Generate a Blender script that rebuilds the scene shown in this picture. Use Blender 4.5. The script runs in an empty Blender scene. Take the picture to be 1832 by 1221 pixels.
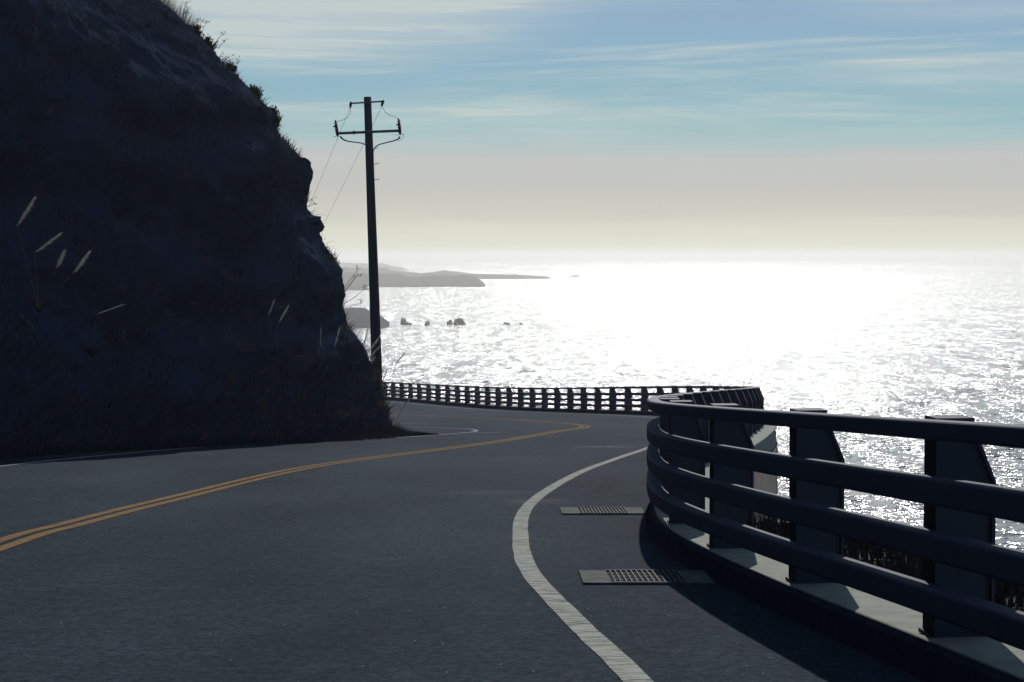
import bpy, math, random
from mathutils import Vector, Matrix, noise
random.seed(7)
R = math.radians
scene = bpy.context.scene
col = scene.collection

# ------------------------------------------------------------------ camera
G = 0.0662                                   # grade: the road drops away from the camera
cam = bpy.data.cameras.new('camera'); camo = bpy.data.objects.new('camera', cam); col.objects.link(camo)
cam.sensor_width = 36; cam.lens = 36 * 3400 / 1832
cam.clip_start = 0.1; cam.clip_end = 200000
camo.location = (0, 0, 1.1)
camo.rotation_euler = (math.pi / 2 - math.atan(153.5 / 3400), 0, 0)
scene.camera = camo

# ------------------------------------------------------------------ sky and sun
SUN_EL, SUN_AZ = R(28), R(6)
world = bpy.data.worlds.new('World'); scene.world = world; world.use_nodes = True
nt = world.node_tree; nt.nodes.clear()
N = nt.nodes.new; L = nt.links.new
out = N('ShaderNodeOutputWorld'); bg = N('ShaderNodeBackground'); L(bg.outputs[0], out.inputs[0])
bg.inputs[1].default_value = 0.1
sky = N('ShaderNodeTexSky'); sky.sky_type = 'NISHITA'; sky.sun_disc = False
sky.sun_elevation = SUN_EL; sky.sun_rotation = SUN_AZ
sky.air_density = 1.0; sky.dust_density = 1.0; sky.ozone_density = 1.5
tc = N('ShaderNodeTexCoord'); sep = N('ShaderNodeSeparateXYZ'); L(tc.outputs['Generated'], sep.inputs[0])
ramp = N('ShaderNodeValToRGB')
wm = N('ShaderNodeMapping'); wm.inputs['Scale'].default_value = (5, 5, 90); L(tc.outputs['Generated'], wm.inputs[0])
wn = N('ShaderNodeTexNoise'); wn.inputs['Scale'].default_value = 1; wn.inputs['Detail'].default_value = 5; L(wm.outputs[0], wn.inputs['Vector'])
wa = N('ShaderNodeMath'); wa.operation = 'MULTIPLY_ADD'; L(wn.outputs['Fac'], wa.inputs[0]); wa.inputs[1].default_value = .018
wz = N('ShaderNodeMath'); wz.operation = 'SUBTRACT'; L(sep.outputs['Z'], wz.inputs[0]); wz.inputs[1].default_value = .009; L(wz.outputs[0], wa.inputs[2]); L(wa.outputs[0], ramp.inputs[0])
STOPS = [(0.0, (.68, .70, .59)), (.012, (.64, .665, .56)), (.022, (.55, .56, .505)), (.036, (.50, .505, .49)), (.051, (.495, .515, .51)),
         (.058, (.38, .50, .53)), (.067, (.27, .47, .52)), (.098, (.235, .42, .54)), (.135, (.23, .38, .55)),
         (.30, (.13, .24, .46)), (.60, (.08, .16, .36)), (1.0, (.05, .11, .28))]
e = ramp.color_ramp.elements
e[0].position, e[0].color = STOPS[0][0], (*STOPS[0][1], 1)
e[1].position, e[1].color = STOPS[-1][0], (*STOPS[-1][1], 1)
for p, c in STOPS[1:-1]:
    k = e.new(p); k.color = (*c, 1)
mul = N('ShaderNodeVectorMath'); mul.operation = 'SCALE'; mul.inputs[3].default_value = 10
L(ramp.outputs[0], mul.inputs[0])
# cirrus streaks
def cloud(sx, sz, lo, hi, seed, det=6, dist=0.6, tilt=0.0):
    m = N('ShaderNodeMapping'); m.inputs['Scale'].default_value = (sx, sx, sz); m.inputs['Location'].default_value = (seed, seed * .7, seed * 1.3)
    m.inputs['Rotation'].default_value = (0, tilt, 0)
    L(tc.outputs['Generated'], m.inputs[0])
    n = N('ShaderNodeTexNoise'); n.inputs['Detail'].default_value = det; n.inputs['Scale'].default_value = 1; n.inputs['Distortion'].default_value = dist
    n.inputs['Roughness'].default_value = .64
    L(m.outputs[0], n.inputs['Vector'])
    r = N('ShaderNodeMapRange'); r.interpolation_type = 'SMOOTHSTEP'; r.inputs[1].default_value = lo; r.inputs[2].default_value = hi
    L(n.outputs['Fac'], r.inputs[0]); return r.outputs[0]
c1 = cloud(2.6, 40, .44, .66, 19.69, 7, .8, .03); c2 = cloud(8, 170, .40, .70, 31.5, 5, 1.0, .03)
mx = N('ShaderNodeMath'); mx.operation = 'MULTIPLY'; L(c1, mx.inputs[1])
c2b = N('ShaderNodeMapRange'); L(c2, c2b.inputs[0]); c2b.inputs[3].default_value = .5; c2b.inputs[4].default_value = 1.1; L(c2b.outputs[0], mx.inputs[0])
gate = N('ShaderNodeMapRange'); gate.interpolation_type = 'SMOOTHSTEP'; gate.inputs[1].default_value = .045; gate.inputs[2].default_value = .085
L(sep.outputs['Z'], gate.inputs[0])
def bank(cx, cz, rx, rz, k, prev):               # a longer cirrus bank
    a = N('ShaderNodeVectorMath'); a.operation = 'SUBTRACT'; L(tc.outputs['Generated'], a.inputs[0]); a.inputs[1].default_value = (cx, 0, cz)
    q = N('ShaderNodeVectorMath'); q.operation = 'MULTIPLY'; L(a.outputs[0], q.inputs[0]); q.inputs[1].default_value = (1 / rx, 0, 1 / rz)
    l = N('ShaderNodeVectorMath'); l.operation = 'LENGTH'; L(q.outputs[0], l.inputs[0])
    g = N('ShaderNodeMapRange'); g.interpolation_type = 'SMOOTHSTEP'; g.inputs[1].default_value = 1; g.inputs[2].default_value = .3; L(l.outputs['Value'], g.inputs[0])
    w = N('ShaderNodeMath'); w.operation = 'MULTIPLY'; L(g.outputs[0], w.inputs[0]); L(c2b.outputs[0], w.inputs[1])
    z = N('ShaderNodeMath'); z.operation = 'MULTIPLY_ADD'; L(w.outputs[0], z.inputs[0]); z.inputs[1].default_value = k; L(prev, z.inputs[2]); return z.outputs[0]
mxx = bank(-.11, .142, .18, .056, 1.6, mx.outputs[0]); mxx = bank(.24, .094, .13, .014, .55, mxx); mxx = bank(.26, .128, .14, .016, .4, mxx)
mg = N('ShaderNodeMath'); mg.operation = 'MULTIPLY'; mg.use_clamp = True; L(mxx, mg.inputs[0]); L(gate.outputs[0], mg.inputs[1])
mg2 = N('ShaderNodeMath'); mg2.operation = 'MULTIPLY'; L(mg.outputs[0], mg2.inputs[0]); mg2.inputs[1].default_value = .72
mixc = N('ShaderNodeMix'); mixc.data_type = 'RGBA'; L(mg2.outputs[0], mixc.inputs[0]); L(mul.outputs[0], mixc.inputs[6]); mixc.inputs[7].default_value = (6.1, 6.5, 6.0, 1)
mixs = N('ShaderNodeMix'); mixs.data_type = 'RGBA'; mixs.inputs[0].default_value = .98
# the clear air dims smoothly with the angle away from the sun
dt = N('ShaderNodeVectorMath'); dt.operation = 'DOT_PRODUCT'; L(tc.outputs['Generated'], dt.inputs[0])
dt.inputs[1].default_value = (math.sin(SUN_AZ) * math.cos(SUN_EL), math.cos(SUN_AZ) * math.cos(SUN_EL), math.sin(SUN_EL))
dm = N('ShaderNodeMapRange'); dm.interpolation_type = 'SMOOTHSTEP'; dm.inputs[1].default_value = -.5; dm.inputs[2].default_value = .85; dm.inputs[3].default_value = .62; dm.inputs[4].default_value = 1
L(dt.outputs['Value'], dm.inputs[0])
dsc = N('ShaderNodeVectorMath'); dsc.operation = 'SCALE'; L(mixc.outputs[2], dsc.inputs[0]); L(dm.outputs[0], dsc.inputs[3])
L(sky.outputs[0], mixs.inputs[6]); L(dsc.outputs[0], mixs.inputs[7]); L(mixs.outputs[2], bg.inputs[0])

sl = bpy.data.lights.new('sun', 'SUN'); sl.energy = 3.6; sl.angle = R(.53); sl.color = (1.0, .97, .91)
so = bpy.data.objects.new('sun', sl); col.objects.link(so)
S = Vector((math.sin(SUN_AZ) * math.cos(SUN_EL), math.cos(SUN_AZ) * math.cos(SUN_EL), math.sin(SUN_EL)))
so.rotation_euler = S.to_track_quat('Z', 'Y').to_euler(); so.location = S * 200

scene.view_settings.view_transform = 'Standard'; scene.view_settings.look = 'None'
scene.view_settings.exposure = 0; scene.view_settings.gamma = 1
scene.cycles.max_bounces = 5; scene.cycles.volume_bounces = 0; scene.cycles.transparent_max_bounces = 6
scene.cycles.use_denoising = True

# ------------------------------------------------------------------ helpers
def mk(name, v, f, mat=None, parent=None, smooth=False):
    me = bpy.data.meshes.new(name); me.from_pydata([tuple(p) for p in v], [], f); me.update()
    if smooth: me.polygons.foreach_set('use_smooth', [True] * len(me.polygons))
    o = bpy.data.objects.new(name, me); col.objects.link(o)
    if mat: me.materials.append(mat)
    if parent: o.parent = parent
    return o
def empty(name, loc=(0, 0, 0)):
    o = bpy.data.objects.new(name, None); col.objects.link(o); o.location = loc; o.empty_display_size = .2; return o
def tag(o, label=None, cat=None, group=None, kind=None):
    if label: o['label'] = label
    if cat: o['category'] = cat
    if group: o['group'] = group
    if kind: o['kind'] = kind
    return o
class MB:
    def __init__(s): s.v = []; s.f = []
    def quad(s, a, b, c, d):
        n = len(s.v); s.v += [a, b, c, d]; s.f.append((n, n + 1, n + 2, n + 3))
    def box(s, c, h, rot=None):
        n = len(s.v)
        for i in range(8):
            p = Vector(((1 if i & 1 else -1) * h[0], (1 if i & 2 else -1) * h[1], (1 if i & 4 else -1) * h[2]))
            if rot: p = rot @ p
            s.v.append(p + Vector(c))
        for q in ((0, 2, 3, 1), (4, 5, 7, 6), (0, 1, 5, 4), (2, 6, 7, 3), (0, 4, 6, 2), (1, 3, 7, 5)): s.f.append(tuple(n + k for k in q))
    def tube(s, pts, rad, seg=8, cap=True):
        pts = [Vector(p) for p in pts]; n0 = len(s.v); m = len(pts)
        for i, p in enumerate(pts):
            t = (pts[min(i + 1, m - 1)] - pts[max(i - 1, 0)]).normalized()
            a = t.cross(Vector((0, 0, 1)) if abs(t.z) < .9 else Vector((0, 1, 0))).normalized(); b = t.cross(a)
            r = rad[i] if isinstance(rad, (list, tuple)) else rad
            for k in range(seg):
                w = 2 * math.pi * k / seg; s.v.append(p + a * (r * math.cos(w)) + b * (r * math.sin(w)))
        for i in range(m - 1):
            for k in range(seg):
                s.f.append((n0 + i * seg + k, n0 + i * seg + (k + 1) % seg, n0 + (i + 1) * seg + (k + 1) % seg, n0 + (i + 1) * seg + k))
        if cap:
            s.f.append(tuple(n0 + k for k in range(seg))[::-1]); s.f.append(tuple(n0 + (m - 1) * seg + k for k in range(seg)))
    def build(s, name, mat, parent=None, smooth=False): return mk(name, s.v, s.f, mat, parent, smooth)

def smooth01(a, b, x):
    t = min(1, max(0, (x - a) / (b - a))); return t * t * (3 - 2 * t)
def gz(x, y):                                 # road surface height
    dz = -.15 * smooth01(60, 90, y) + .30 * smooth01(90, 128, y)
    return -G * y - .12 + dz
def catmull(P, step):
    P = [Vector(p) for p in P]; Q = [P[0] * 2 - P[1]] + P + [P[-1] * 2 - P[-2]]; o = []
    for i in range(1, len(Q) - 2):
        a, b, c, d = Q[i - 1:i + 3]
        n = max(4, int((c - b).length / .08))
        for k in range(n):
            t = k / n
            o.append(.5 * ((2 * b) + (c - a) * t + (2 * a - 5 * b + 4 * c - d) * t * t + (3 * b - a - 3 * c + d) * t ** 3))
    o.append(P[-1])
    r = [o[0]]; acc = 0
    for i in range(1, len(o)):
        seg = (o[i] - o[i - 1]).length; p = 0
        while acc + seg - p >= step:
            p += step - acc; acc = 0; r.append(o[i - 1].lerp(o[i], p / seg))
        acc += seg - p
    return r
def tangents(P):
    m = len(P); return [(P[min(i + 1, m - 1)] - P[max(i - 1, 0)]).normalized() for i in range(m)]
def interp(tab, x):
    if x <= tab[0][0]: return tab[0][1]
    for (a, va), (b, vb) in zip(tab, tab[1:]):
        if x <= b: return va + (vb - va) * (x - a) / (b - a)
    return tab[-1][1]

# ------------------------------------------------------------------ materials
def mat(name, rough=.7, spec=.5):
    m = bpy.data.materials.new(name); m.use_nodes = True
    b = m.node_tree.nodes['Principled BSDF']; b.inputs['Roughness'].default_value = rough; b.inputs['Specular IOR Level'].default_value = spec
    return m, m.node_tree, b
def nnode(t, scale, detail=4, rough=.55, coord='Object', mscale=(1, 1, 1)):
    c = t.nodes.new('ShaderNodeTexCoord'); mp = t.nodes.new('ShaderNodeMapping'); mp.inputs['Scale'].default_value = mscale
    t.links.new(c.outputs[coord], mp.inputs[0])
    n = t.nodes.new('ShaderNodeTexNoise'); n.inputs['Scale'].default_value = scale; n.inputs['Detail'].default_value = detail; n.inputs['Roughness'].default_value = rough
    t.links.new(mp.outputs[0], n.inputs['Vector']); return n.outputs['Fac']
def rmp(t, fac, stops):
    r = t.nodes.new('ShaderNodeValToRGB'); e = r.color_ramp.elements
    for i, (p, c) in enumerate(stops):
        k = e[i] if i < 2 else e.new(p)
        k.position = p; k.color = (*c, 1)
    t.links.new(fac, r.inputs[0]); return r.outputs[0]
def mixrgb(t, fac, a, b, mode='MIX'):
    m = t.nodes.new('ShaderNodeMix'); m.data_type = 'RGBA'; m.blend_type = mode
    for s, v in ((0, fac), (6, a), (7, b)):
        if hasattr(v, 'links'): t.links.new(v, m.inputs[s])
        else: m.inputs[s].default_value = v if s == 0 else (*v, 1)
    return m.outputs[2]
def bump(t, b, h, dist, strength=1):
    n = t.nodes.new('ShaderNodeBump'); n.inputs['Strength'].default_value = strength; n.inputs['Distance'].default_value = dist
    t.links.new(h, n.inputs['Height']); t.links.new(n.outputs[0], b.inputs['Normal'])
def simple(name, c1, c2, scale, rough=.7, spec=.4, bdist=0.0, mscale=(1, 1, 1)):
    m, t, b = mat(name, rough, spec)
    f = nnode(t, scale, 5, .6, 'Object', mscale)
    t.links.new(rmp(t, f, [(.3, c1), (.7, c2)]), b.inputs['Base Color'])
    if bdist: bump(t, b, f, bdist)
    return m

def asphalt():
    m, t, b = mat('asphalt', .95, .018)
    big = nnode(t, .35, 5, .6, 'Object', (1, .35, 1)); fine = nnode(t, 24, 6, .85); mid = nnode(t, 6, 4, .6)
    c = mixrgb(t, 1.0, rmp(t, big, [(.3, (.014, .024, .034)), (.7, (.037, .050, .065))]), rmp(t, fine, [(.33, (.25, .25, .25)), (.67, (1.85, 1.85, 1.85))]), 'MULTIPLY')
    c = mixrgb(t, .5, c, rmp(t, mid, [(.3, (.7, .7, .7)), (.7, (1.3, 1.3, 1.3))]), 'MULTIPLY')
    co = t.nodes.new('ShaderNodeTexCoord'); v = t.nodes.new('ShaderNodeTexVoronoi'); v.inputs['Scale'].default_value = 22
    t.links.new(co.outputs['Object'], v.inputs['Vector'])
    s1 = t.nodes.new('ShaderNodeMath'); s1.operation = 'LESS_THAN'; s1.inputs[1].default_value = .13; t.links.new(v.outputs['Distance'], s1.inputs[0])
    sp = t.nodes.new('ShaderNodeSeparateColor'); t.links.new(v.outputs['Color'], sp.inputs[0])
    s2 = t.nodes.new('ShaderNodeMath'); s2.operation = 'GREATER_THAN'; s2.inputs[1].default_value = .965; t.links.new(sp.outputs[0], s2.inputs[0])
    s3 = t.nodes.new('ShaderNodeMath'); s3.operation = 'MULTIPLY'; t.links.new(s1.outputs[0], s3.inputs[0]); t.links.new(s2.outputs[0], s3.inputs[1])
    c = mixrgb(t, s3.outputs[0], c, (.30, .31, .31))
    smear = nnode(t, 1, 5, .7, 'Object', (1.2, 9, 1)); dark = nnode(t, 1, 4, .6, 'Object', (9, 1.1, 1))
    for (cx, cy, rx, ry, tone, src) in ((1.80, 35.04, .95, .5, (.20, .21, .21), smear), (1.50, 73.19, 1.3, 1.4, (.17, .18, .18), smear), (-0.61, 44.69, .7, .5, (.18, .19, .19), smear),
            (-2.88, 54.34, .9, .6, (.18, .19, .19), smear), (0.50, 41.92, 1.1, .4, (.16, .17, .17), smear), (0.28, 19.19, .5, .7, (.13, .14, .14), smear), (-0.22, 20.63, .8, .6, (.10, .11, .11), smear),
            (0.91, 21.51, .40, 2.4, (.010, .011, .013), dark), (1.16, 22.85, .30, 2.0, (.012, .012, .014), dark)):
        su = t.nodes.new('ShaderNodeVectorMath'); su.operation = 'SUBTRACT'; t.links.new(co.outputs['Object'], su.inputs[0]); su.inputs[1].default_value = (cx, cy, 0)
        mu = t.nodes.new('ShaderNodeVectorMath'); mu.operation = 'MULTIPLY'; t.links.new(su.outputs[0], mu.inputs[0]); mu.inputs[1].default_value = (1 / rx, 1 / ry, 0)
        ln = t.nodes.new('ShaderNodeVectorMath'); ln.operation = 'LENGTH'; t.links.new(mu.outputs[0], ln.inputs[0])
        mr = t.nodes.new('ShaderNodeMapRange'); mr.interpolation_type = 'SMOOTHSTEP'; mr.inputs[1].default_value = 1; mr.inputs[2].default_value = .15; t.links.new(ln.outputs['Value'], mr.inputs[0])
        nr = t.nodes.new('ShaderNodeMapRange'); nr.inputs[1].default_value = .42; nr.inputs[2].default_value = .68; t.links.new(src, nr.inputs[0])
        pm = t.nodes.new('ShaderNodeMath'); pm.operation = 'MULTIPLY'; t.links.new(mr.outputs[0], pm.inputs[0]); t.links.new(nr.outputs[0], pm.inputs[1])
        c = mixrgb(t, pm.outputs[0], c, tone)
    t.links.new(c, b.inputs['Base Color']); bump(t, b, fine, .006, .8)
    return m
M_ASPH = asphalt()
def paint(name, col1, wear_lo, wear_hi):
    m, t, b = mat(name, .95, .02)
    w = nnode(t, 1, 6, .75, 'Object', (5, 26, 1)); f = nnode(t, 90, 3, .7)
    c = mixrgb(t, 1, col1, rmp(t, f, [(.3, (.75, .75, .75)), (.7, (1.1, 1.1, 1.1))]), 'MULTIPLY')
    r = rmp(t, w, [(wear_lo, (0, 0, 0)), (wear_hi, (1, 1, 1))])
    t.links.new(mixrgb(t, r, c, (.03, .042, .055)), b.inputs['Base Color']); bump(t, b, f, .004, .6)
    return m
M_WHITE = paint('white_road_paint', (.44, .45, .38), .45, .66)
M_WHITE_OLD = paint('worn_white_road_paint', (.33, .35, .34), .50, .78)
M_YELLOW = paint('yellow_road_paint', (.27, .158, .06), .45, .72)
M_CONC = simple('concrete', (.22, .235, .195), (.32, .335, .28), 5, .95, .08, .01)
M_COLLAR = simple('grimy_drain_concrete', (.075, .085, .08), (.15, .16, .145), 9, .95, .03, .01)
M_KERB_SHADE = simple('shaded_kerb', (.026, .036, .052), (.042, .053, .071), 9, 1, .02, .02)  # kerb's front in shade: the darkness is put into the colour
M_WALL = simple('retaining_wall_concrete', (.14, .15, .14), (.22, .22, .20), 2, .9, .3, .02)
M_STEEL = simple('dark_weathered_steel', (.044, .058, .086), (.058, .071, .098), 4, .7, .04, .002)
M_GRATE = simple('rusty_galvanised_grate', (.06, .065, .07), (.16, .165, .17), 12, .8, .08)
M_PIT_SHADE = simple('drain_pit_shade', (.012, .012, .013), (.02, .02, .02), 8, .95, .1)  # near-black colour in place of the shade down the drain
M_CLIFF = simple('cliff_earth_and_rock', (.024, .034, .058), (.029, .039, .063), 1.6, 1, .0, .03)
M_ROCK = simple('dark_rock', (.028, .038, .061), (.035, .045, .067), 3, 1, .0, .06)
M_SLOPE = simple('scrubby_slope', (.022, .024, .024), (.05, .048, .042), .5, .95, .2, .3)
M_WOOD = simple('creosoted_wood', (.042, .053, .076), (.056, .066, .086), 9, .95, .03, .004, (1, 1, .05))
M_METAL = simple('dull_line_hardware', (.05, .05, .055), (.09, .09, .09), 10, .5, .5)
M_CERAM = simple('brown_insulator_glaze', (.03, .018, .014), (.05, .03, .022), 6, .5, .2)
M_CABLE = simple('black_cable_sheath', (.015, .015, .016), (.025, .025, .025), 10, .6, .4)
M_HEAD = simple('headland_scrub_rock', (.030, .036, .045), (.055, .060, .065), .03, 1, .0, 1.0)
def leafmat(name, c1, c2, trans):
    m, t, b = mat(name, .9, .04)
    f = nnode(t, 7, 2); c = rmp(t, f, [(.35, c1), (.65, c2)]); t.links.new(c, b.inputs['Base Color'])
    tr = t.nodes.new('ShaderNodeBsdfTranslucent'); t.links.new(c, tr.inputs[0])
    ms = t.nodes.new('ShaderNodeMixShader'); ms.inputs[0].default_value = trans
    o = t.nodes['Material Output']; t.links.new(b.outputs[0], ms.inputs[1]); t.links.new(tr.outputs[0], ms.inputs[2]); t.links.new(ms.outputs[0], o.inputs[0])
    return m
M_LEAF = leafmat('scrub_leaf', (.018, .024, .014), (.05, .058, .03), .12)
M_GRASS = leafmat('dull_grass', (.022, .030, .042), (.042, .048, .056), .12)
M_LEDGE = leafmat('ledge_weed_blades', (.016, .017, .020), (.030, .028, .028), .1)
M_DRY = leafmat('dry_stalk', (.08, .07, .045), (.17, .145, .095), .25)
M_PLUME = leafmat('pampas_plume', (.33, .33, .31), (.52, .51, .48), .45)

def water():
    m, t, b = mat('sea_water', .19, .5)
    b.inputs['Base Color'].default_value = (.012, .032, .055, 1); b.inputs['IOR'].default_value = 1.33; b.inputs['Specular Tint'].default_value = (.21, .23, .27, 1)
    c = t.nodes.new('ShaderNodeTexCoord'); acc = None
    for ms, k, det in (((.025, .003, 1), .28, 3), ((.11, .018, 1), .70, 3), ((.16, .20, 1), 1.15, 3), ((.6, .65, 1), 1.4, 3)):
        mp = t.nodes.new('ShaderNodeMapping'); mp.inputs['Scale'].default_value = ms; mp.inputs['Rotation'].default_value = (0, 0, .12); t.links.new(c.outputs['Object'], mp.inputs[0])
        n = t.nodes.new('ShaderNodeTexNoise'); n.inputs['Scale'].default_value = 1; n.inputs['Detail'].default_value = det; n.inputs['Roughness'].default_value = .6
        t.links.new(mp.outputs[0], n.inputs['Vector'])
        su = t.nodes.new('ShaderNodeVectorMath'); su.operation = 'SUBTRACT'; t.links.new(n.outputs['Color'], su.inputs[0]); su.inputs[1].default_value = (.5, .5, .5)
        sc = t.nodes.new('ShaderNodeVectorMath'); sc.operation = 'MULTIPLY'; t.links.new(su.outputs[0], sc.inputs[0]); sc.inputs[1].default_value = (k * 2, k * 2, 0)
        if acc is None: acc = sc.outputs[0]
        else:
            ad = t.nodes.new('ShaderNodeVectorMath'); t.links.new(acc, ad.inputs[0]); t.links.new(sc.outputs[0], ad.inputs[1]); acc = ad.outputs[0]
    ad = t.nodes.new('ShaderNodeVectorMath'); t.links.new(acc, ad.inputs[0]); ad.inputs[1].default_value = (0, 0, 1)
    no = t.nodes.new('ShaderNodeVectorMath'); no.operation = 'NORMALIZE'; t.links.new(ad.outputs[0], no.inputs[0]); t.links.new(no.outputs[0], b.inputs['Normal'])
    return m
M_WATER = water()

# ------------------------------------------------------------------ plan curves (metres)
RAIL = [(4.7, -18), (3.45, -8), (2.68, 0), (2.12, 4.8), (1.78, 7.77), (1.53, 9.75), (1.32, 11.75), (1.20, 13.7), (1.24, 15.7), (1.50, 19), (1.98, 22.6), (3.0, 29),
        (4.5, 37.5), (5.85, 46), (6.45, 52), (6.6, 57.5), (6.15, 63.5), (5.3, 69), (4.3, 73.5), (1.96, 83.2), (-.55, 92.9), (-3.2, 102.5), (-6.1, 112.1), (-9.1, 121.6), (-12.2, 131), (-21, 154), (-34, 178)]
rail = catmull([(x, y) for x, y in RAIL], .125)
rt = tangents(rail)
def off(i, o):                                # o > 0 to the sea side
    t = rt[i]; return rail[i] + Vector((t.y, -t.x)) * o

# ------------------------------------------------------------------ setting: road
W = [-14, -12.5, -11, -10, -9, -8, -7, -6, -5, -4, -3, -2, -1.2, -.6, -.12]
def strip(name, offs, m, zoff=0.0, i0=0, i1=None, step=4, parent=None, zf=None, smooth=True):
    idx = list(range(i0, i1 or len(rail), step)); v = []; f = []; k = len(offs)
    for i in idx:
        for o in offs:
            p = off(i, o); v.append((p.x, p.y, gz(p.x, p.y) + (zf(i, o) if zf else zoff)))
    for a in range(len(idx) - 1):
        for b in range(k - 1): f.append((a * k + b, a * k + b + 1, (a + 1) * k + b + 1, (a + 1) * k + b))
    return mk(name, v, f, m, parent, smooth)
road = tag(strip('road', W, M_ASPH), kind='structure')

def ribbon(name, pts, width, m, z, parent, side=0.0, wob=.006):
    P = catmull(pts, .2); T = tangents(P); v = []; f = []
    for i, (p, t) in enumerate(zip(P, T)):
        n = Vector((t.y, -t.x))
        for s in (-.5, .5):
            q = p + n * (side + s * width + wob * noise.noise((p.x * 4, p.y * 4, s * 9)))
            v.append((q.x, q.y, gz(q.x, q.y) + z))
    for i in range(len(P) - 1): f.append((2 * i, 2 * i + 1, 2 * i + 3, 2 * i + 2))
    return mk(name, v, f, m, parent)
WR = [(2.22, -13.31), (1.16, -2.22), (0.69, 4.99), (0.51, 7.61), (.316, 9.6), (.108, 12.17), (.066, 14.79), (0.12, 17.67), (0.37, 20.79), (0.92, 25.27), (1.60, 29.42), (2.32, 33.49),
      (3.15, 38.5), (4.5, 46), (5.15, 52), (5.25, 57), (4.8, 62.5), (3.9, 68), (2.9, 72.5), (.62, 82.2), (-1.8, 91.9), (-4.45, 101.6), (-7.3, 111.2), (-10.3, 120.6), (-13.5, 130), (-22, 153)]
YL = [(-2.44, -13.31), (-3.05, -2.22), (-3.55, 6.65), (-3.80, 14.04), (-3.74, 16.07), (-3.52, 19.33), (-2.83, 26.93), (-1.16, 34.05), (-0.18, 38.50), (1.13, 45.78), (1.80, 48.80),
      (1.94, 51.68), (1.36, 54.93), (-0.29, 60.58), (-2.24, 65.39), (-4.52, 71.01), (-8.87, 84.28), (-15.53, 106.46), (-24.40, 130.86)]
WL = [(-6.65, -13.31), (-7.32, -2.22), (-7.76, 8.87), (-7.71, 19.96), (-7.29, 26.93), (-6.60, 31.21), (-5.41, 35.52), (-3.59, 38.50), (-2.57, 40.40), (-1.60, 42.92), (-0.89, 45.47), (-1.09, 47.91), (-1.82, 49.05),
      (-2.91, 50.25), (-5.54, 53.79), (-9.98, 60.99), (-16.63, 75.41)]
ribbon('edge_line', WR, .125, M_WHITE, .004, road)
ribbon('edge_line', WL, .10, M_WHITE_OLD, .004, road)
ribbon('centre_line', YL, .11, M_YELLOW, .004, road, -.09)
ribbon('centre_line', YL, .11, M_YELLOW, .004, road, .09)
# sea-side slope: retaining wall beyond the bend, weedy ledge close by, then falling to the water
def zslope(i, o):
    y = rail[i].y; wall = smooth01(17, 24, y)
    near = interp([(.6, -.02), (1.6, -.06), (2.6, -.35), (4.5, -2.2), (9, -8.5), (30, -38), (62, -75)], o)
    far = interp([(.6, -.25), (.62, -3.2), (1.6, -3.6), (2.6, -4.4), (4.5, -6.2), (9, -12), (30, -40), (62, -75)], o)
    q = near * (1 - wall) + far * wall
    if o > 1: p = off(i, o); q += .25 * min(1, o / 6) * noise.fractal((p.x * .4, p.y * .4, 0), 1, 2, 4) * (1 + o * .1)
    return q
tag(strip('coastal_slope', [.56, .60, .62, 1.1, 1.6, 2.1, 2.6, 3.5, 4.5, 6.5, 9, 14, 20, 30, 45, 62], M_SLOPE, zf=zslope, step=6), kind='structure')

# ------------------------------------------------------------------ guardrail
guard = empty('guardrail', (rail[0].x, rail[0].y, gz(*rail[0])))
tag(guard, 'long dark four-rail steel guardrail winding along the sea edge of the road', 'guardrail')
inv = Matrix.Translation(-Vector(guard.location))
def sweep(name, sec, m, i0=0, i1=None, step=2, smooth=True):
    idx = list(range(i0, i1 or len(rail), step)); v = []; f = []; k = len(sec)
    for i in idx:
        c = rail[i]; zb = gz(c.x, c.y)
        for (o, z) in sec:
            p = off(i, o); v.append(inv @ Vector((p.x, p.y, zb + z)))
    for a in range(len(idx) - 1):
        for b in range(k): f.append((a * k + b, (a + 1) * k + b, (a + 1) * k + (b + 1) % k, a * k + (b + 1) % k))
    f.append(tuple(range(k))); f.append(tuple(range((len(idx) - 1) * k, len(idx) * k))[::-1])
    return mk(name, v, f, m, guard, smooth)
def rsec(o0, o1, z0, z1, r):
    s = []
    for cx, cz, a0 in ((o1 - r, z1 - r, 0), (o0 + r, z1 - r, 90), (o0 + r, z0 + r, 180), (o1 - r, z0 + r, 270)):
        for a in (0, 30, 60, 90): s.append((cx + r * math.cos(R(a0 + a)), cz + r * math.sin(R(a0 + a))))
    return s
sweep('cap_rail', rsec(-.115, .0, .982, 1.06, .014), M_STEEL, smooth=False)
for zt in (.825, .60, .375): sweep('rail', rsec(-.115, -.002, zt - .108, zt, .014), M_STEEL, smooth=False)
# concrete footing under the posts
sweep('footing', [(-.055, -.10), (-.055, .138), (-.048, .145), (.54, .145), (.56, .133), (.56, -.30)], M_CONC, smooth=False)
sweep('kerb_face', [(-.100, -.10), (-.085, .118), (-.056, .141), (-.056, -.10)], M_KERB_SHADE, smooth=False)  # separate front skin, coloured dark to carry the kerb's shade
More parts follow.
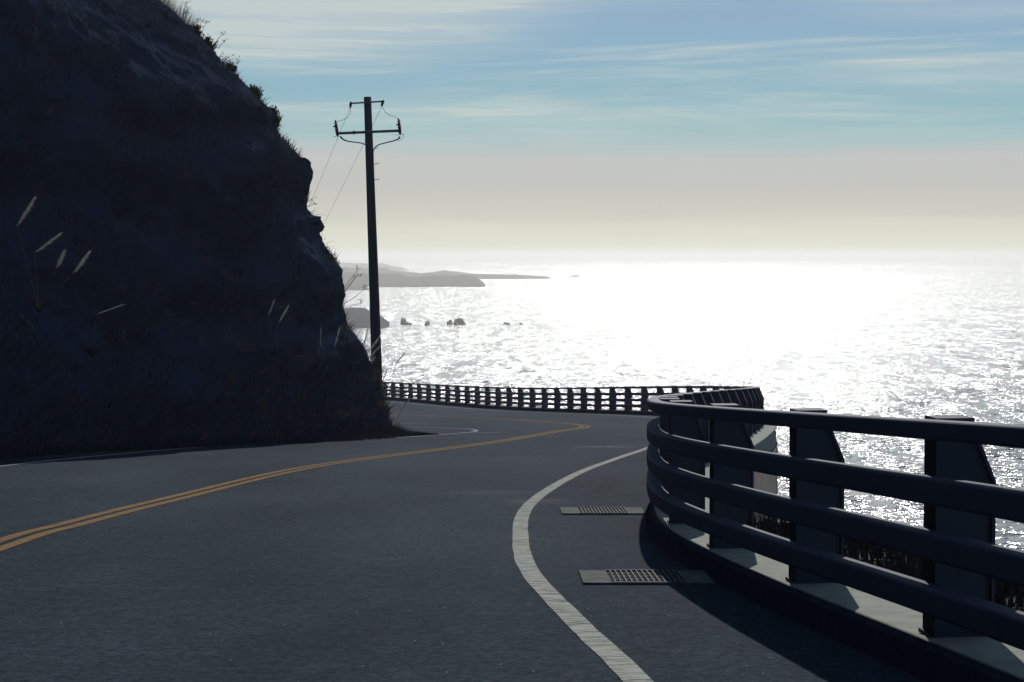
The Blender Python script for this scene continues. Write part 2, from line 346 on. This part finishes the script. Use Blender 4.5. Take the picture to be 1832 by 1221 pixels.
# one post: welded H profile with a raked back
def post_mesh():
    b = MB()
    def prof(o): return
    pr = [(0.0, .0), (.26, .0), (.26, .66), (.16, .90), (0.0, .90)]
    # web
    t = .05; n = len(b.v)
    for s in (-t, t):
        for (o, z) in pr: b.v.append(Vector((s, -o, z)))
    b.f += [tuple(n + k for k in range(5))[::-1], tuple(n + 5 + k for k in range(5))]
    # flanges follow the front and the back edge
    w = .075
    for (a, c) in (((.0, 0), (.0, .90)), ((.26, 0), (.26, .66)), ((.26, .66), (.16, .90))):
        d = .014 if a[0] > 0 else -.0
        e0 = Vector((0, -a[0], a[1])); e1 = Vector((0, -c[0], c[1]))
        nrm = Vector((0, (e1 - e0).z, -(e1 - e0).y)).normalized() * .014
        if a[0] == 0: nrm = -abs(1) * Vector((0, .014, 0))
        else: nrm = nrm
        q = [e0, e1, e1 + nrm, e0 + nrm]; n = len(b.v)
        for s in (-w, w): b.v += [Vector((s, p.y, p.z)) for p in q]
        b.f += [(n, n + 1, n + 2, n + 3), (n + 7, n + 6, n + 5, n + 4)] + [(n + k, n + 4 + k, n + 4 + (k + 1) % 4, n + (k + 1) % 4) for k in range(4)]
    b.box((0, -.082, .912), (w, .082, .012)); b.box((0, -.13, .008), (.085, .145, .008))
    me = bpy.data.meshes.new('post'); me.from_pydata([tuple(p) for p in b.v], [], b.f); me.update(); me.materials.append(M_STEEL); return me
PM = post_mesh()
i = next(k for k, p in enumerate(rail) if p.y >= 7.85) % 17
while i < len(rail):
    p = rail[i]; t = rt[i]
    if p.y > -4:
        o = bpy.data.objects.new('post', PM); col.objects.link(o); o.parent = guard
        o.location = inv @ Vector((p.x, p.y, gz(p.x, p.y) + .145)); o.rotation_euler = (0, 0, math.atan2(t.y, t.x))
    i += 17

# ------------------------------------------------------------------ drain grates
def drain(cx, cy, w, d, label):
    z = gz(cx, cy); o = empty('drain_grate', (cx, cy, z)); tag(o, label, 'drain', 'storm drains in the shoulder'); o.rotation_euler = (-math.atan(G), 0, 0)
    b = MB(); b.box((0, 0, .004), (w / 2 - .16, d / 2 - .02, .002)); b.build('pit_shade', M_PIT_SHADE, o)  # flat dark sheet under the bars, standing in for a shaded hole
    for sx in (-1, 1):
        b = MB(); b.box((sx * (w / 2 - .07), 0, .006), (.085, d / 2, .008)); b.build('concrete_collar', M_COLLAR, o)
    for sy in (-1, 1):
        b = MB(); b.box((0, sy * (d / 2 - .012), .009), (w / 2 - .155, .012, .008)); b.build('frame', M_GRATE, o)
    n = 13; x0 = -w / 2 + .18; dx = (w - .36) / (n - 1); bm = None
    for k in range(n):
        if bm is None:
            b = MB(); b.box((0, 0, 0), (.0035, d / 2 - .024, .008)); q = b.build('bar', M_GRATE, o); bm = q.data
        else:
            q = bpy.data.objects.new('bar', bm); col.objects.link(q); q.parent = o
        q.location = (x0 + k * dx, 0, .010)
    for k in range(3):
        b = MB(); b.box((0, (k - 1) * d * .24, .007), (w / 2 - .16, .003, .004)); b.build('cross_rod', M_GRATE, o)
drain(.82, 11.64, .76, .75, 'nearer steel storm drain grate set in the road shoulder')
drain(.84, 17.6, .74, .83, 'farther storm drain grate with pale concrete at both ends by the guardrail bend')

# ------------------------------------------------------------------ cliff
CB = [(-7.32, -19.96), (-8.32, -8.87), (-8.87, 0.00), (-9.20, 6.65), (-9.37, 15.53), (-8.98, 23.29), (-8.20, 30.28), (-5.99, 34.82), (-3.83, 38.15), (-2.94, 40.48), (-2.72, 42.14), (-3.05, 44.14), (-4.44, 47.13), (-7.54, 52.12),
      (-12.20, 59.89), (-19.96, 73.19), (-31.05, 93.16), (-46.58, 119.77), (-66.54, 155.26)]
PROF = [(-22.30, -0.33), (-3.00, 0.00), (-2.40, 0.09), (-1.42, 0.47), (-0.80, 0.71), (-0.42, 1.03), (0.07, 1.11), (0.81, 1.11), (1.19, 1.33), (1.55, 1.57), (1.87, 1.66), (2.18, 1.94), (2.55, 1.86), (2.92, 1.84), (3.35, 2.05),
        (3.79, 2.50), (4.23, 2.54), (4.54, 2.87), (4.87, 3.25), (5.20, 3.56), (5.54, 3.92), (5.76, 4.08), (6.15, 4.62), (6.76, 5.30), (8.75, 7.52), (10.97, 10.40), (14.30, 15.73), (17.62, 23.49), (19.84, 33.47), (20.95, 66.74)]
cb = catmull(CB, .12)
def cliff_pt(i, z):
    b = cb[i]; t = (cb[min(i + 1, len(cb) - 1)] - cb[max(i - 1, 0)]).normalized(); n = Vector((t.y, -t.x))
    w = smooth01(.3, 4.5, abs(b.y - 42.2))
    st = 1 - (.42 + .33 * smooth01(1, 6, z)) * (1 - smooth01(30, 40, b.y))
    o = st * interp(PROF, z + w * (1.1 * noise.noise((b.y * .22, 1.5, z * .25)) + .35 * noise.noise((b.y * .8, 4.5, z * .8)))); p = Vector((b.x - o * .99, b.y + o * .12, z))
    a = (.14 + .10 * w) * noise.fractal((p.x * .9 + 3, p.y * .9, z * 1.1), 1, 2.1, 6) + .10 * noise.noise((b.y * .35, 7, z * .5)) - .06
    q = noise.voronoi((p.x * 1.5, p.y * 1.5, z * 2.0))[0]; a += (.10 + .05 * w) * (q[1] - q[0]) + .05 * abs(noise.noise((p.x * 4.3, p.y * 4.3, z * 5.1)))
    return p + Vector((n.x, n.y * .6, .15)) * a
zs = [-14, -10, -7, -5, -4.4] + [-3.9 + .12 * k for k in range(96)] + [ 8, 8.6, 9.3, 10, 11, 12, 13, 14, 15, 16, 17, 18, 18.6, 19]
ci = [i for i in range(len(cb)) if 24 < cb[i].y < 49 or i % 6 == 0]
v = []; f = []; k = len(zs)
for i in ci:
    for z in zs: v.append(cliff_pt(i, z))
for a in range(len(ci) - 1):
    for b in range(k - 1): f.append((a * k + b, (a + 1) * k + b, (a + 1) * k + b + 1, a * k + b + 1))
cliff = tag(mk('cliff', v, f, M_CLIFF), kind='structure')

def rock(name, c, r, seed, m=M_ROCK, sub=3, amp=.34, flat=1.0, parent=None):
    import bmesh
    bm = bmesh.new(); bmesh.ops.create_icosphere(bm, subdivisions=sub, radius=1)
    for q in bm.verts:
        d = q.co.normalized(); a = 1 + amp * noise.fractal(d * 1.3 + Vector((seed, seed * 2, 0)), 1, 2, 4) + amp * .30 * noise.fractal(d * 5 + Vector((seed, 0, 5)), 1, 2, 3)
        q.co = Vector((d.x * r[0], d.y * r[1], d.z * r[2])) * a
    me = bpy.data.meshes.new(name); bm.to_mesh(me); bm.free(); me.materials.append(m)
    o = bpy.data.objects.new(name, me); col.objects.link(o); o.location = c
    if parent: o.parent = parent
    return o
def wp(px, py, d):                             # a viewing direction and a depth give a point in the place
    p = math.atan(153.5 / 3400); u = (px - 916) / 3400; w = (610.5 - py) / 3400
    return Vector((u * d, d * (math.cos(p) + w * math.sin(p)), 1.1 + d * (-math.sin(p) + w * math.cos(p))))
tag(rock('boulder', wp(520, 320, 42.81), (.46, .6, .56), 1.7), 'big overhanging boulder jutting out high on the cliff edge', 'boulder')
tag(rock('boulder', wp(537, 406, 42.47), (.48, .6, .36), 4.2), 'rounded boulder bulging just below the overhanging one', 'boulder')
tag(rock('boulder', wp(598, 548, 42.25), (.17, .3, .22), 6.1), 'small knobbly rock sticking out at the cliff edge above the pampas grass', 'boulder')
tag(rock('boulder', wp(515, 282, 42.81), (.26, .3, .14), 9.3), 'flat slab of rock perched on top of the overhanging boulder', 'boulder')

# ------------------------------------------------------------------ vegetation
def blade(b, base, tip, w, bend=.15, seg=3):
    base, tip = Vector(base), Vector(tip); d = tip - base
    s = d.cross(Vector((random.uniform(-1, 1), random.uniform(-1, 1), .2))).normalized() * w
    droop = Vector((d.x, d.y, 0)) * bend - Vector((0, 0, d.length * bend * .5)); n = len(b.v)
    for k in range(seg):
        t = k / seg; p = base + d * t + droop * t * t; b.v += [p - s * (1 - t), p + s * (1 - t)]
    b.v.append(tip + droop)
    for k in range(seg - 1): b.f.append((n + 2 * k, n + 2 * k + 1, n + 2 * k + 3, n + 2 * k + 2))
    b.f.append((n + 2 * seg - 2, n + 2 * seg - 1, n + 2 * seg))
def leaf(b, p, size):
    a = Vector((random.gauss(0, 1), random.gauss(0, 1), random.gauss(0, 1))).normalized(); c = a.cross(Vector((random.gauss(0, 1), random.gauss(0, 1), random.gauss(0, 1)))).normalized()
    n = len(b.v); b.v += [p - a * size, p + c * size * .4, p + a * size, p - c * size * .4]; b.f.append((n, n + 1, n + 2, n + 3))

g = MB()                                       # low grass on the cliff face and along its foot
fine_i = [i for i in range(len(cb)) if 22 < cb[i].y < 47]
for _ in range(36000):
    i = random.choice(fine_i); u = random.random(); z = gz(0, cb[i].y) + .05 + 11.0 * u ** 1.35
    if noise.noise((cb[i].y * .6, z * .9, 3)) < -.05 and z > -1.4: continue
    p = cliff_pt(i, z); h = random.uniform(.08, .30)
    blade(g, p, p + Vector((random.uniform(-.3, .6) * h, random.uniform(-.6, .3) * h, h)), .010, random.uniform(.1, .7))
tag(g.build('cliff_grass', M_GRASS), 'low dull grass and weeds growing all over the dark cliff', 'grass', kind='stuff')
g = MB()
foot = [i for i in range(len(cb)) if 15 < cb[i].y < 46.5]
for _ in range(9000):
    i = random.choice(foot); t = (cb[min(i + 1, len(cb) - 1)] - cb[i - 1]).normalized(); n = Vector((t.y, -t.x))
    o = random.random() ** 2 * .45; q = cb[i] + n * (o + .05); h = random.uniform(.05, .35) * (1 - o * 1.3)
    z = gz(q.x, q.y); blade(g, (q.x, q.y, z), (q.x + n.x * h * random.uniform(-.2, .7), q.y + random.uniform(-.5, .5) * h, z + h), .006, .3)
for _ in range(2600):
    u = random.random(); q = Vector((-2.78 + 1.12 * u, 41.4 + 1.4 * u + random.uniform(-.25, .45) * (1.2 - u))); h = random.uniform(.04, .24) * (1.15 - u)
    z = gz(q.x, q.y); blade(g, (q.x, q.y, z), (q.x + h * random.uniform(-.4, .6), q.y + h * random.uniform(-.4, .4), z + h), .006, .3)
tag(g.build('verge_grass', M_GRASS), 'grass and weeds fringing the foot of the cliff beside the road', 'grass', kind='stuff')
g = MB()                                       # pale dead tufts scattered over the lower cliff
ends = [i for i in range(len(cb)) if 28 < cb[i].y < 44.5]
for _ in range(230):
    i = random.choice(ends) if random.random() < .5 else random.choice([k for k in ends if cb[k].y > 36]); z0 = gz(0, cb[i].y) + .1 + 2.6 * random.random() ** 1.5
    if random.random() < .2: z0 += random.uniform(0, 4.5)
    c = cliff_pt(i, z0); dr = Vector((random.uniform(-.3, .7), random.uniform(-.7, .1), random.uniform(.1, 1))).normalized()
    for _ in range(random.randint(3, 16)):
        d = (dr + Vector((random.gauss(0, .3), random.gauss(0, .3), random.gauss(0, .3)))).normalized() * random.uniform(.08, .30)
        p = c + Vector((random.gauss(0, .06), random.gauss(0, .06), random.gauss(0, .05))); blade(g, p, p + d, .005, random.uniform(.2, .8), 3)
tag(g.build('dead_grass_tufts', M_DRY), 'pale dead grass tufts catching light on the lower cliff', 'grass', kind='stuff')
g = MB()
for _ in range(900):                           # tall dry grass on the brow
    px = random.uniform(270, 345); d = random.uniform(42.7, 45.5); base = wp(px, (px - 280) * .92 + random.uniform(2, 22), d); h = random.uniform(.25, .62)
    blade(g, base, base + Vector((h * random.uniform(.0, .45), random.uniform(-.1, .1), h)), .004, random.uniform(.0, .25), 4)
tag(g.build('brow_grass', M_DRY), 'tall dry grass standing against the sky on the cliff brow', 'grass', kind='stuff')
g = MB()
for _ in range(11000):                          # weeds outside the near guardrail
    k = random.choice([i for i in range(0, len(rail), 6) if 3 < rail[i].y < 17]); o = random.uniform(.62, 2.4); p = off(k, o); h = random.uniform(.08, .28)
    z = gz(p.x, p.y) + zslope(k, o); blade(g, (p.x, p.y, z), (p.x + h * random.uniform(-.25, .25), p.y + h * random.uniform(-.25, .25), z + h), .006, .2)
tag(g.build('ledge_weeds', M_LEDGE), 'brownish weeds on the ledge behind the near guardrail', 'grass', kind='stuff')

def shrub(c, r, n, label, ls=.035, cat='shrub', up=.3):
    o = empty('shrub', c); tag(o, label, cat, 'shrubs on the cliff edge')
    b = MB(); tips = []
    st = MB()
    for k in range(26):
        d = Vector((random.gauss(.25, .6), random.gauss(-.1, .6), random.gauss(up, .6))).normalized(); l = random.uniform(.55, 1.15)
        tip = Vector((d.x * r[0] * l, d.y * r[1] * l, d.z * r[2] * l)); tips.append(tip)
        st.tube([(0, 0, -.05), tip * .5 + Vector((0, 0, .02)), tip], [.008, .005, .002], 4)
    for _ in range(n):
        t = random.choice(tips) * random.uniform(.25, 1.08); leaf(b, t + Vector((random.gauss(0, 1), random.gauss(0, 1), random.gauss(0, 1))) * .045, random.uniform(.6, 1.3) * ls)
    b.build('foliage', M_LEAF, o); st.build('stem', M_DRY, o)
shrub(wp(367, 92, 42.81), (0.22, 0.36, 0.27), 2700, 'dense little shrub just below the tall dry grass on the brow')
shrub(wp(450, 172, 42.70), (0.19, 0.36, 0.20), 2340, 'low bristly shrub halfway down the upper cliff edge')
shrub(wp(482, 213, 42.70), (0.19, 0.36, 0.27), 2700, 'rounded shrub directly above the overhanging boulder')
shrub(wp(578, 478, 42.36), (0.21, 0.36, 0.46), 3960, 'tall bushy shrub hanging off the cliff edge below the boulders')
shrub(wp(345, 62, 43.03), (0.20, 0.36, 0.22), 1980, 'dark shrub among the seed stalks near the top of the cliff')
shrub(wp(413, 128, 42.81), (0.11, 0.36, 0.14), 1080, 'small tuft on the bare rounded shoulder of the cliff edge', .028)

EDGE = [(285, 2), (310, 24), (340, 52), (382, 84), (398, 108), (420, 128), (440, 152), (468, 182), (496, 208), (500, 240), (530, 274)]
EDGE2 = [(572, 436), (588, 452), (600, 476), (606, 500), (606, 530)]
lb = MB()
for E_, n in ((EDGE, 5200), (EDGE2, 2200)):
    for _ in range(n):
        k = random.random() * (len(E_) - 1); a, c = E_[int(k)], E_[int(k) + 1]; t = k - int(k); px, py = a[0] + (c[0] - a[0]) * t, a[1] + (c[1] - a[1]) * t
        am = max(0, .25 + 1.3 * noise.noise((px * .045, py * .045, 2)))
        if am <= 0: continue
        d = 42.3 + random.uniform(-.3, 1.2); q = wp(px - 10 + random.uniform(-8, 4), py + 4, d); h = random.random()
        tip = q + Vector((random.uniform(.0, .42) * am * h, 0, random.uniform(-.05, .40) * am * h))
        if random.random() < .3: blade(lb, q, tip + Vector((random.uniform(0, .08), 0, random.uniform(0, .12))), .004, .2, 3)
        leaf(lb, tip, random.uniform(.014, .034))
tag(lb.build('edge_scrub', M_LEAF), 'low leafy scrub fringing the cliff outline against the sky', 'scrub', kind='stuff')

def weed(segs, label, head=True):              # dry branching stalks with seed heads
    base = segs[0][0]; o = empty('dry_weed', base); tag(o, label, 'weed', 'dry weeds on the cliff edge')
    st = MB(); hd = MB()
    for pts in segs:
        q = [Vector(p) - Vector(base) for p in pts]; st.tube(q, [.006] * (len(q) - 1) + [.003], 4)
        if head:
            for _ in range(7):
                tip = q[-1] + Vector((random.gauss(0, .04), random.gauss(0, .04), random.gauss(.02, .035)))
                st.tube([q[-1] * .93 + q[-2] * .07, tip], .0022, 3)
                for _ in range(5): leaf(hd, tip + Vector((random.gauss(0, .008), random.gauss(0, .008), random.gauss(0, .006))), .014)
    sk = st.build('stalk', M_DRY, o)
    if head: hd.build('seed_head', M_DRY, sk)['kind'] = 'stuff'
D = 42.36
def pts(*q, d=D): return [wp(x, y, d) for x, y in q]
weed([pts((602, 545), (620, 510), (640, 482)), pts((602, 548), (622, 515), (641, 492)), pts((603, 545), (618, 520), (634, 498)), pts((604, 552), (630, 535), (655, 516)), pts((604, 556), (628, 548), (647, 541))],
     'dry branching weed reaching out from the cliff towards the utility pole')
weed([pts((322, 45), (328, 25), (332, 8)), pts((324, 48), (332, 30), (336, 18)), pts((330, 52), (333, 35), (331, 22))], 'clump of dark seed stalks beside the tall grass on the brow')
weed([pts((345, 62), (350, 50), (353, 40)), pts((352, 64), (356, 52), (361, 36)), pts((358, 64), (364, 52), (368, 42)), pts((348, 62), (348, 52), (345, 42))], 'row of short seed stalks just right of the brow grass')
weed([pts((385, 78), (392, 68), (399, 61)), pts((390, 88), (396, 80), (402, 75))], 'two thin slanting stalks above the bare shoulder of the cliff')
weed([pts((418, 130), (422, 119), (427, 110))], 'single thin stalk standing alone on the bare shoulder of the cliff')
weed([pts((540, 370), (548, 362), (556, 358)), pts((543, 372), (556, 368), (563, 364)), pts((538, 368), (540, 360), (543, 354))], 'wispy weed in the notch between the two big boulders')

def pampas(base, plumes, label, nleaf=60, lw=.009, ll=.5, group='pampas grass on the cliff'):
    base = Vector(base); o = empty('pampas_grass', base); tag(o, label, 'pampas grass', group)
    b = MB()
    for _ in range(nleaf):
        a = random.uniform(0, 2 * math.pi); l = random.uniform(.5, 1) * ll
        blade(b, (0, 0, 0), (math.cos(a) * l * .55, math.sin(a) * l * .55, l * .8), lw, .5, 5)
    b.build('leaves', M_GRASS, o)
    for (p0, p1, w) in plumes:
        p0 = Vector(p0) - base; p1 = Vector(p1) - base; d = p1 - p0
        s = MB(); s.tube([Vector((0, 0, 0)), p0 * .5 + Vector((0, 0, .03)), p0, p0 + d * .8], [.006, .005, .004, .002], 4); sk = s.build('stalk', M_DRY, o)
        b = MB()
        for _ in range(360):
            t = random.random(); c = p0 + d * t; ww = w * math.sin(math.pi * (.12 + .8 * t)) ** .7
            a = random.uniform(0, 2 * math.pi); q = Vector((math.cos(a), math.sin(a), random.uniform(-.5, .3))) * ww
            blade(b, c, c + d.normalized() * random.uniform(.03, .09) + q * random.uniform(.4, 1.3), .0034, .3, 2)
        b.build('plume', M_PLUME, sk)
def PP(a, b, d, w=.034): return (wp(*a, d), wp(*b, d), w)
pampas(wp(70, 560, 29.39), [PP((30, 405), (60, 356), 29.28), PP((62, 452), (104, 420), 29.28), PP((101, 480), (113, 452), 29.17), PP((130, 490), (157, 453), 29.17)], 'big pampas clump with four pale plumes at the far left of the cliff')
pampas(wp(165, 640, 31.05), [PP((172, 562), (216, 546), 30.94, .016)], 'pampas with one drooping plume left of the cliff middle')
pampas(wp(490, 640, 37.48), [PP((480, 565), (489, 540), 37.26, .014), PP((498, 578), (514, 550), 37.26, .018)], 'pampas with two short plumes in the middle of the cliff')
pampas(wp(575, 690, 39.37), [PP((573, 625), (574, 590), 39.15, .010), PP((598, 622), (607, 588), 39.15, .016)], 'pampas with two thin upright plumes near the cliff nose')
pampas(wp(655, 690, 43.81), [PP((645, 640), (658, 590), 43.81, .03), PP((640, 630), (643, 610), 43.81, .02), PP((655, 635), (678, 603), 43.92, .03), PP((656, 645), (676, 622), 43.92, .025), PP((658, 655), (668, 641), 43.92, .03)],
       'bright backlit pampas fanning out between cliff nose and utility pole', 90, .01, .5)
pampas(wp(690, 740, 48.24), [PP((685, 682), (691, 664), 48.24, .02), PP((708, 652), (722, 633), 48.24, .018), PP((682, 672), (684, 664), 48.24, .012)], 'sparse pampas leaning right from behind the utility pole', 40, .007, .5)
pampas(wp(704, 768, 41.70), [PP((720, 730), (730, 716), 41.70, .014)], 'thin reed at the cliff nose with one dark plume over the road', 30, .006, .35)

# ------------------------------------------------------------------ utility pole
base = Vector((-3.55, 50.5, gz(-3.55, 50.5))); PD = 50.57
pole = empty('utility_pole', base); tag(pole, 'tall leaning wooden utility pole with two short crossarms beside the cliff', 'utility pole')
def lp(x, y, dd=0.0): return wp(x, y, PD + dd) - base
top = lp(657.5, 174)
b = MB(); b.tube([(0, 0, -.4), top * .33, top * .66, top], [.15, .135, .117, .098], 14); b.build('shaft', M_WOOD, pole, True)
b = MB(); b.tube([lp(626, 185.5, -.14), lp(657, 183.5, -.14), lp(687, 181.5, -.14)], .022, 8); b.build('upper_crossarm', M_METAL, pole)
b = MB(); b.tube([lp(604, 239, -.14), lp(658, 236.5, -.14), lp(717, 234, -.14)], .036, 8); b.build('lower_crossarm', M_METAL, pole)
b = MB(); b.box(lp(633.5, 237.5, -.14), (.018, .05, .05)); b.build('arm_clamp', M_METAL, pole)
b = MB(); b.box(lp(658, 184, -.08), (.05, .06, .04)); b.build('arm_bracket', M_METAL, pole)
b = MB(); b.box(lp(660, 236.5, -.08), (.07, .06, .05)); b.build('arm_bracket', M_METAL, pole)
def insul(a, c, rads, m=M_CERAM, name='insulator'):
    a, c = Vector(a), Vector(c); n = len(rads); b = MB()
    P = []; Q = []
    for k, r in enumerate(rads): P.append(a.lerp(c, k / (n - 1))); Q.append(r)
    b.tube(P, Q, 10); return b.build(name, m, pole, False)
insul(lp(628, 182.5, -.14), lp(626.5, 193.5, -.14), [.018, .040, .030, .042, .03, .03, .014])
insul(lp(686, 179.5, -.14), lp(682.5, 191, -.14), [.02, .042, .034, .040, .03, .03, .014])
for (x0, y0, x1, y1) in ((600, 215, 604, 244), (713, 212, 716, 241)):
    fc = insul(lp(x0, y0, -.14), lp(x1, y1, -.14), [.008, .022, .030, .020, .046, .030, .050, .032, .052, .034, .050, .034, .048, .03, .02], name='fuse_cutout')
    for nm, a, c, w in (('fuse_tube', (x0 - 4, y0 + 12), (x0 + 1, y0 + 11), .02), ('lower_clamp', (x1 - 8, y1 + 1), (x1 + 7, y1), .006), ('upper_clamp', (x0 - 4, y0 + 6), (x0 + 6, y0 + 5), .006)):
        b = MB(); b.tube([lp(*a, -.16), lp(*c, -.16)], w, 6); b.build(nm, M_METAL, fc)
b = MB(); b.tube([lp(626.5, 193, -.14), lp(626.5, 204, -.14), lp(622, 211, -.14), lp(614, 215, -.14), lp(604, 217.5, -.14)], .006, 5); b.build('jumper_wire', M_CABLE, pole)
b = MB(); b.tube([lp(684, 192, -.14), lp(690, 202, -.14), lp(698, 207, -.14), lp(706, 209, -.14), lp(713, 214, -.14)], .006, 5); b.build('jumper_wire', M_CABLE, pole)
b = MB(); b.tube([lp(609, 245, -.14), lp(614, 250, -.14), lp(622, 253, -.14), lp(636, 255, -.14), lp(645, 256, -.14), lp(654, 259, -.11), lp(660, 266, -.11)], [.03, .022, .018, .016, .016, .016, .016], 6); b.build('service_cable', M_CABLE, pole)
b = MB(); b.tube([lp(715.5, 245, -.14), lp(713, 249, -.14), lp(704, 252.5, -.14), lp(690, 256, -.14), lp(678, 259, -.12), lp(671, 264, -.11), lp(667.5, 272, -.11), lp(668, 300, -.11)], [.03, .022, .018, .016, .016, .016, .016, .016], 6); b.build('service_cable', M_CABLE, pole)
b = MB(); b.tube([lp(721, 239, -.14), lp(722, 245, -.14), lp(719, 250, -.14), lp(712, 253, -.14)], .005, 5); b.build('jumper_wire', M_CABLE, pole)
for y in (266, 294, 322):
    x = 657.5 + (y - 174) * .035
    b = MB(); b.tube([lp(x, y, -.06), lp(x + 14, y - .5, -.06), lp(x + 16, y - 3, -.06)], .009, 6); b.build('step_bolt', M_METAL, pole)
b = MB(); b.tube([lp(668, 300, -.11), lp(673, 470, -.12), lp(679, 690, -.14)], .02, 6); b.build('cable_riser', M_CABLE, pole)
def wire(a, c, sag, label):
    P = []
    for k in range(25):
        t = k / 24; p = a.lerp(c, t); p.z -= sag * 4 * t * (1 - t); P.append(p)
    b = MB(); b.tube([p - P[0] for p in P], .0045, 5); o = b.build('overhead_wire', M_CABLE); o.location = P[0]; tag(o, label, 'wire', 'overhead wires')
wire(wp(626.5, 193, 50.42), wp(453, 585, 150), .35, 'thin overhead wire running from the left upper insulator down behind the cliff')
wire(wp(683, 191, 50.42), wp(473, 592, 150), .35, 'thin overhead wire passing behind the pole from the right upper insulator')

# ------------------------------------------------------------------ sea, headlands, rocks
SEA = -69.0
mk('ocean', [(-70000, -2000, SEA), (70000, -2000, SEA), (70000, 90000, SEA), (-70000, 90000, SEA)], [(0, 1, 2, 3)], M_WATER)['kind'] = 'structure'
def headland(d, prof, depth, seed, ext=()):
    tab = [(p[0], p[1]) for p in prof]; x0, x1 = tab[0][0], tab[-1][0]; nx = max(60, int((x1 - x0) * 1.0)); ny = 16; v = []; f = []
    for a in range(nx + 1):
        px = x0 + (x1 - x0) * a / nx; hpx = interp(tab, px); X = (px - 916) / 3400 * d
        zt = max(.5, wp(px, hpx, d).z - SEA)
        for c in range(ny + 1):
            t = c / ny; s = min(1, math.sin(math.pi * t) * 1.25) ** .7; Y = d - depth * .5 + depth * t + depth * .05 * noise.noise((X * .01, seed, t))
            n = 1 + .16 * noise.fractal((X * .03, Y * .012, seed), 1, 2, 4)
            v.append((X * Y / d, Y, SEA - 2 + (zt + 2) * s * n))
    for a in range(nx):
        for c in range(ny): f.append((a * (ny + 1) + c, (a + 1) * (ny + 1) + c, (a + 1) * (ny + 1) + c + 1, a * (ny + 1) + c + 1))
    return tag(mk('headland', v, f, M_HEAD, None, True), kind='structure')
headland(1935, [(480, 552), (560, 548), (612, 553), (630, 553), (645, 557), (664, 560), (676, 564), (686, 571), (692, 577), (697, 581)], 220, 1)
headland(3900, [(480, 508), (560, 510), (603, 512), (640, 513), (655, 515), (663, 518)], 200, 2)
headland(4450, [(440, 484), (560, 487), (612, 489), (677, 491), (712, 491), (731, 496), (752, 496), (769, 494), (790, 495), (804, 496), (824, 494), (846, 494), (857, 500), (863, 505), (868, 510)], 500, 3)
headland(5900, [(420, 474), (560, 476), (612, 479), (660, 482), (677, 481), (689, 480), (702, 485), (730, 487), (754, 490), (777, 488), (792, 485), (815, 487), (846, 491), (903, 492), (945, 493.5), (979, 496), (985, 498)], 600, 4)
headland(9000, [(420, 466), (560, 469), (640, 472), (672, 473), (684, 471), (700, 476), (720, 480), (730, 483)], 800, 5)
def sea_rock(px, py, d, w, h, seed, label):
    c = wp(px, py, d); s = d / 3400
    o = rock('sea_rock', (c.x, c.y, SEA), (w * .5 * s, w * .5 * s, h * s), seed, M_HEAD, 3, .35); tag(o, label, 'sea rock', 'rocks in the sea')
sea_rock(722, 581, 1925, 11, 11, 2.2, 'pointed sea rock closest to the low dark headland tip')
sea_rock(731, 582, 1925, 14, 4, 3.9, 'low flat rock at the foot of the pointed sea rock')
sea_rock(764.5, 583, 1910, 10, 7, 5.4, 'small lone sea rock between the pointed one and the big pair')
sea_rock(805, 581.5, 1930, 10, 8, 6.6, 'smaller left rock of the pair in the sea')
sea_rock(822, 582, 1920, 22, 11, 7.1, 'biggest sea rock, right one of the pair')
sea_rock(907, 581, 1930, 13, 4, 8.8, 'low sea rock right of the biggest one')
sea_rock(933, 581, 1930, 7, 2.5, 9.9, 'tiny rightmost sea rock of the row')
sea_rock(921, 493, 6100, 16, 6, 11.2, 'rock knob rising from the farthest thin spit')
sea_rock(1029, 497, 6150, 22, 3, 12.5, 'low reef far out beyond the end of the spit')
sea_rock(1075, 498, 6100, 34, 1.6, 13.5, 'long thin reef farthest out to sea')
sea_rock(690, 580, 1925, 10, 4, 15.5, 'rounded rock touching the tip of the low dark headland')

# ------------------------------------------------------------------ haze over the sea
m = bpy.data.materials.new('sea_haze'); m.use_nodes = True; t = m.node_tree; t.nodes.remove(t.nodes['Principled BSDF'])
pv = t.nodes.new('ShaderNodeVolumePrincipled'); pv.inputs['Color'].default_value = (.77, .765, .735, 1); pv.inputs['Density'].default_value = 1.35e-4; pv.inputs['Anisotropy'].default_value = .55
t.links.new(pv.outputs[0], t.nodes['Material Output'].inputs['Volume'])
b = MB(); z0, z1 = SEA - 12, 22; b.box((0, 44000, (z0 + z1) / 2), (71000, 47000, (z1 - z0) / 2))
tag(b.build('haze', m), 'thin pale sea haze filling the air', 'haze', kind='stuff')
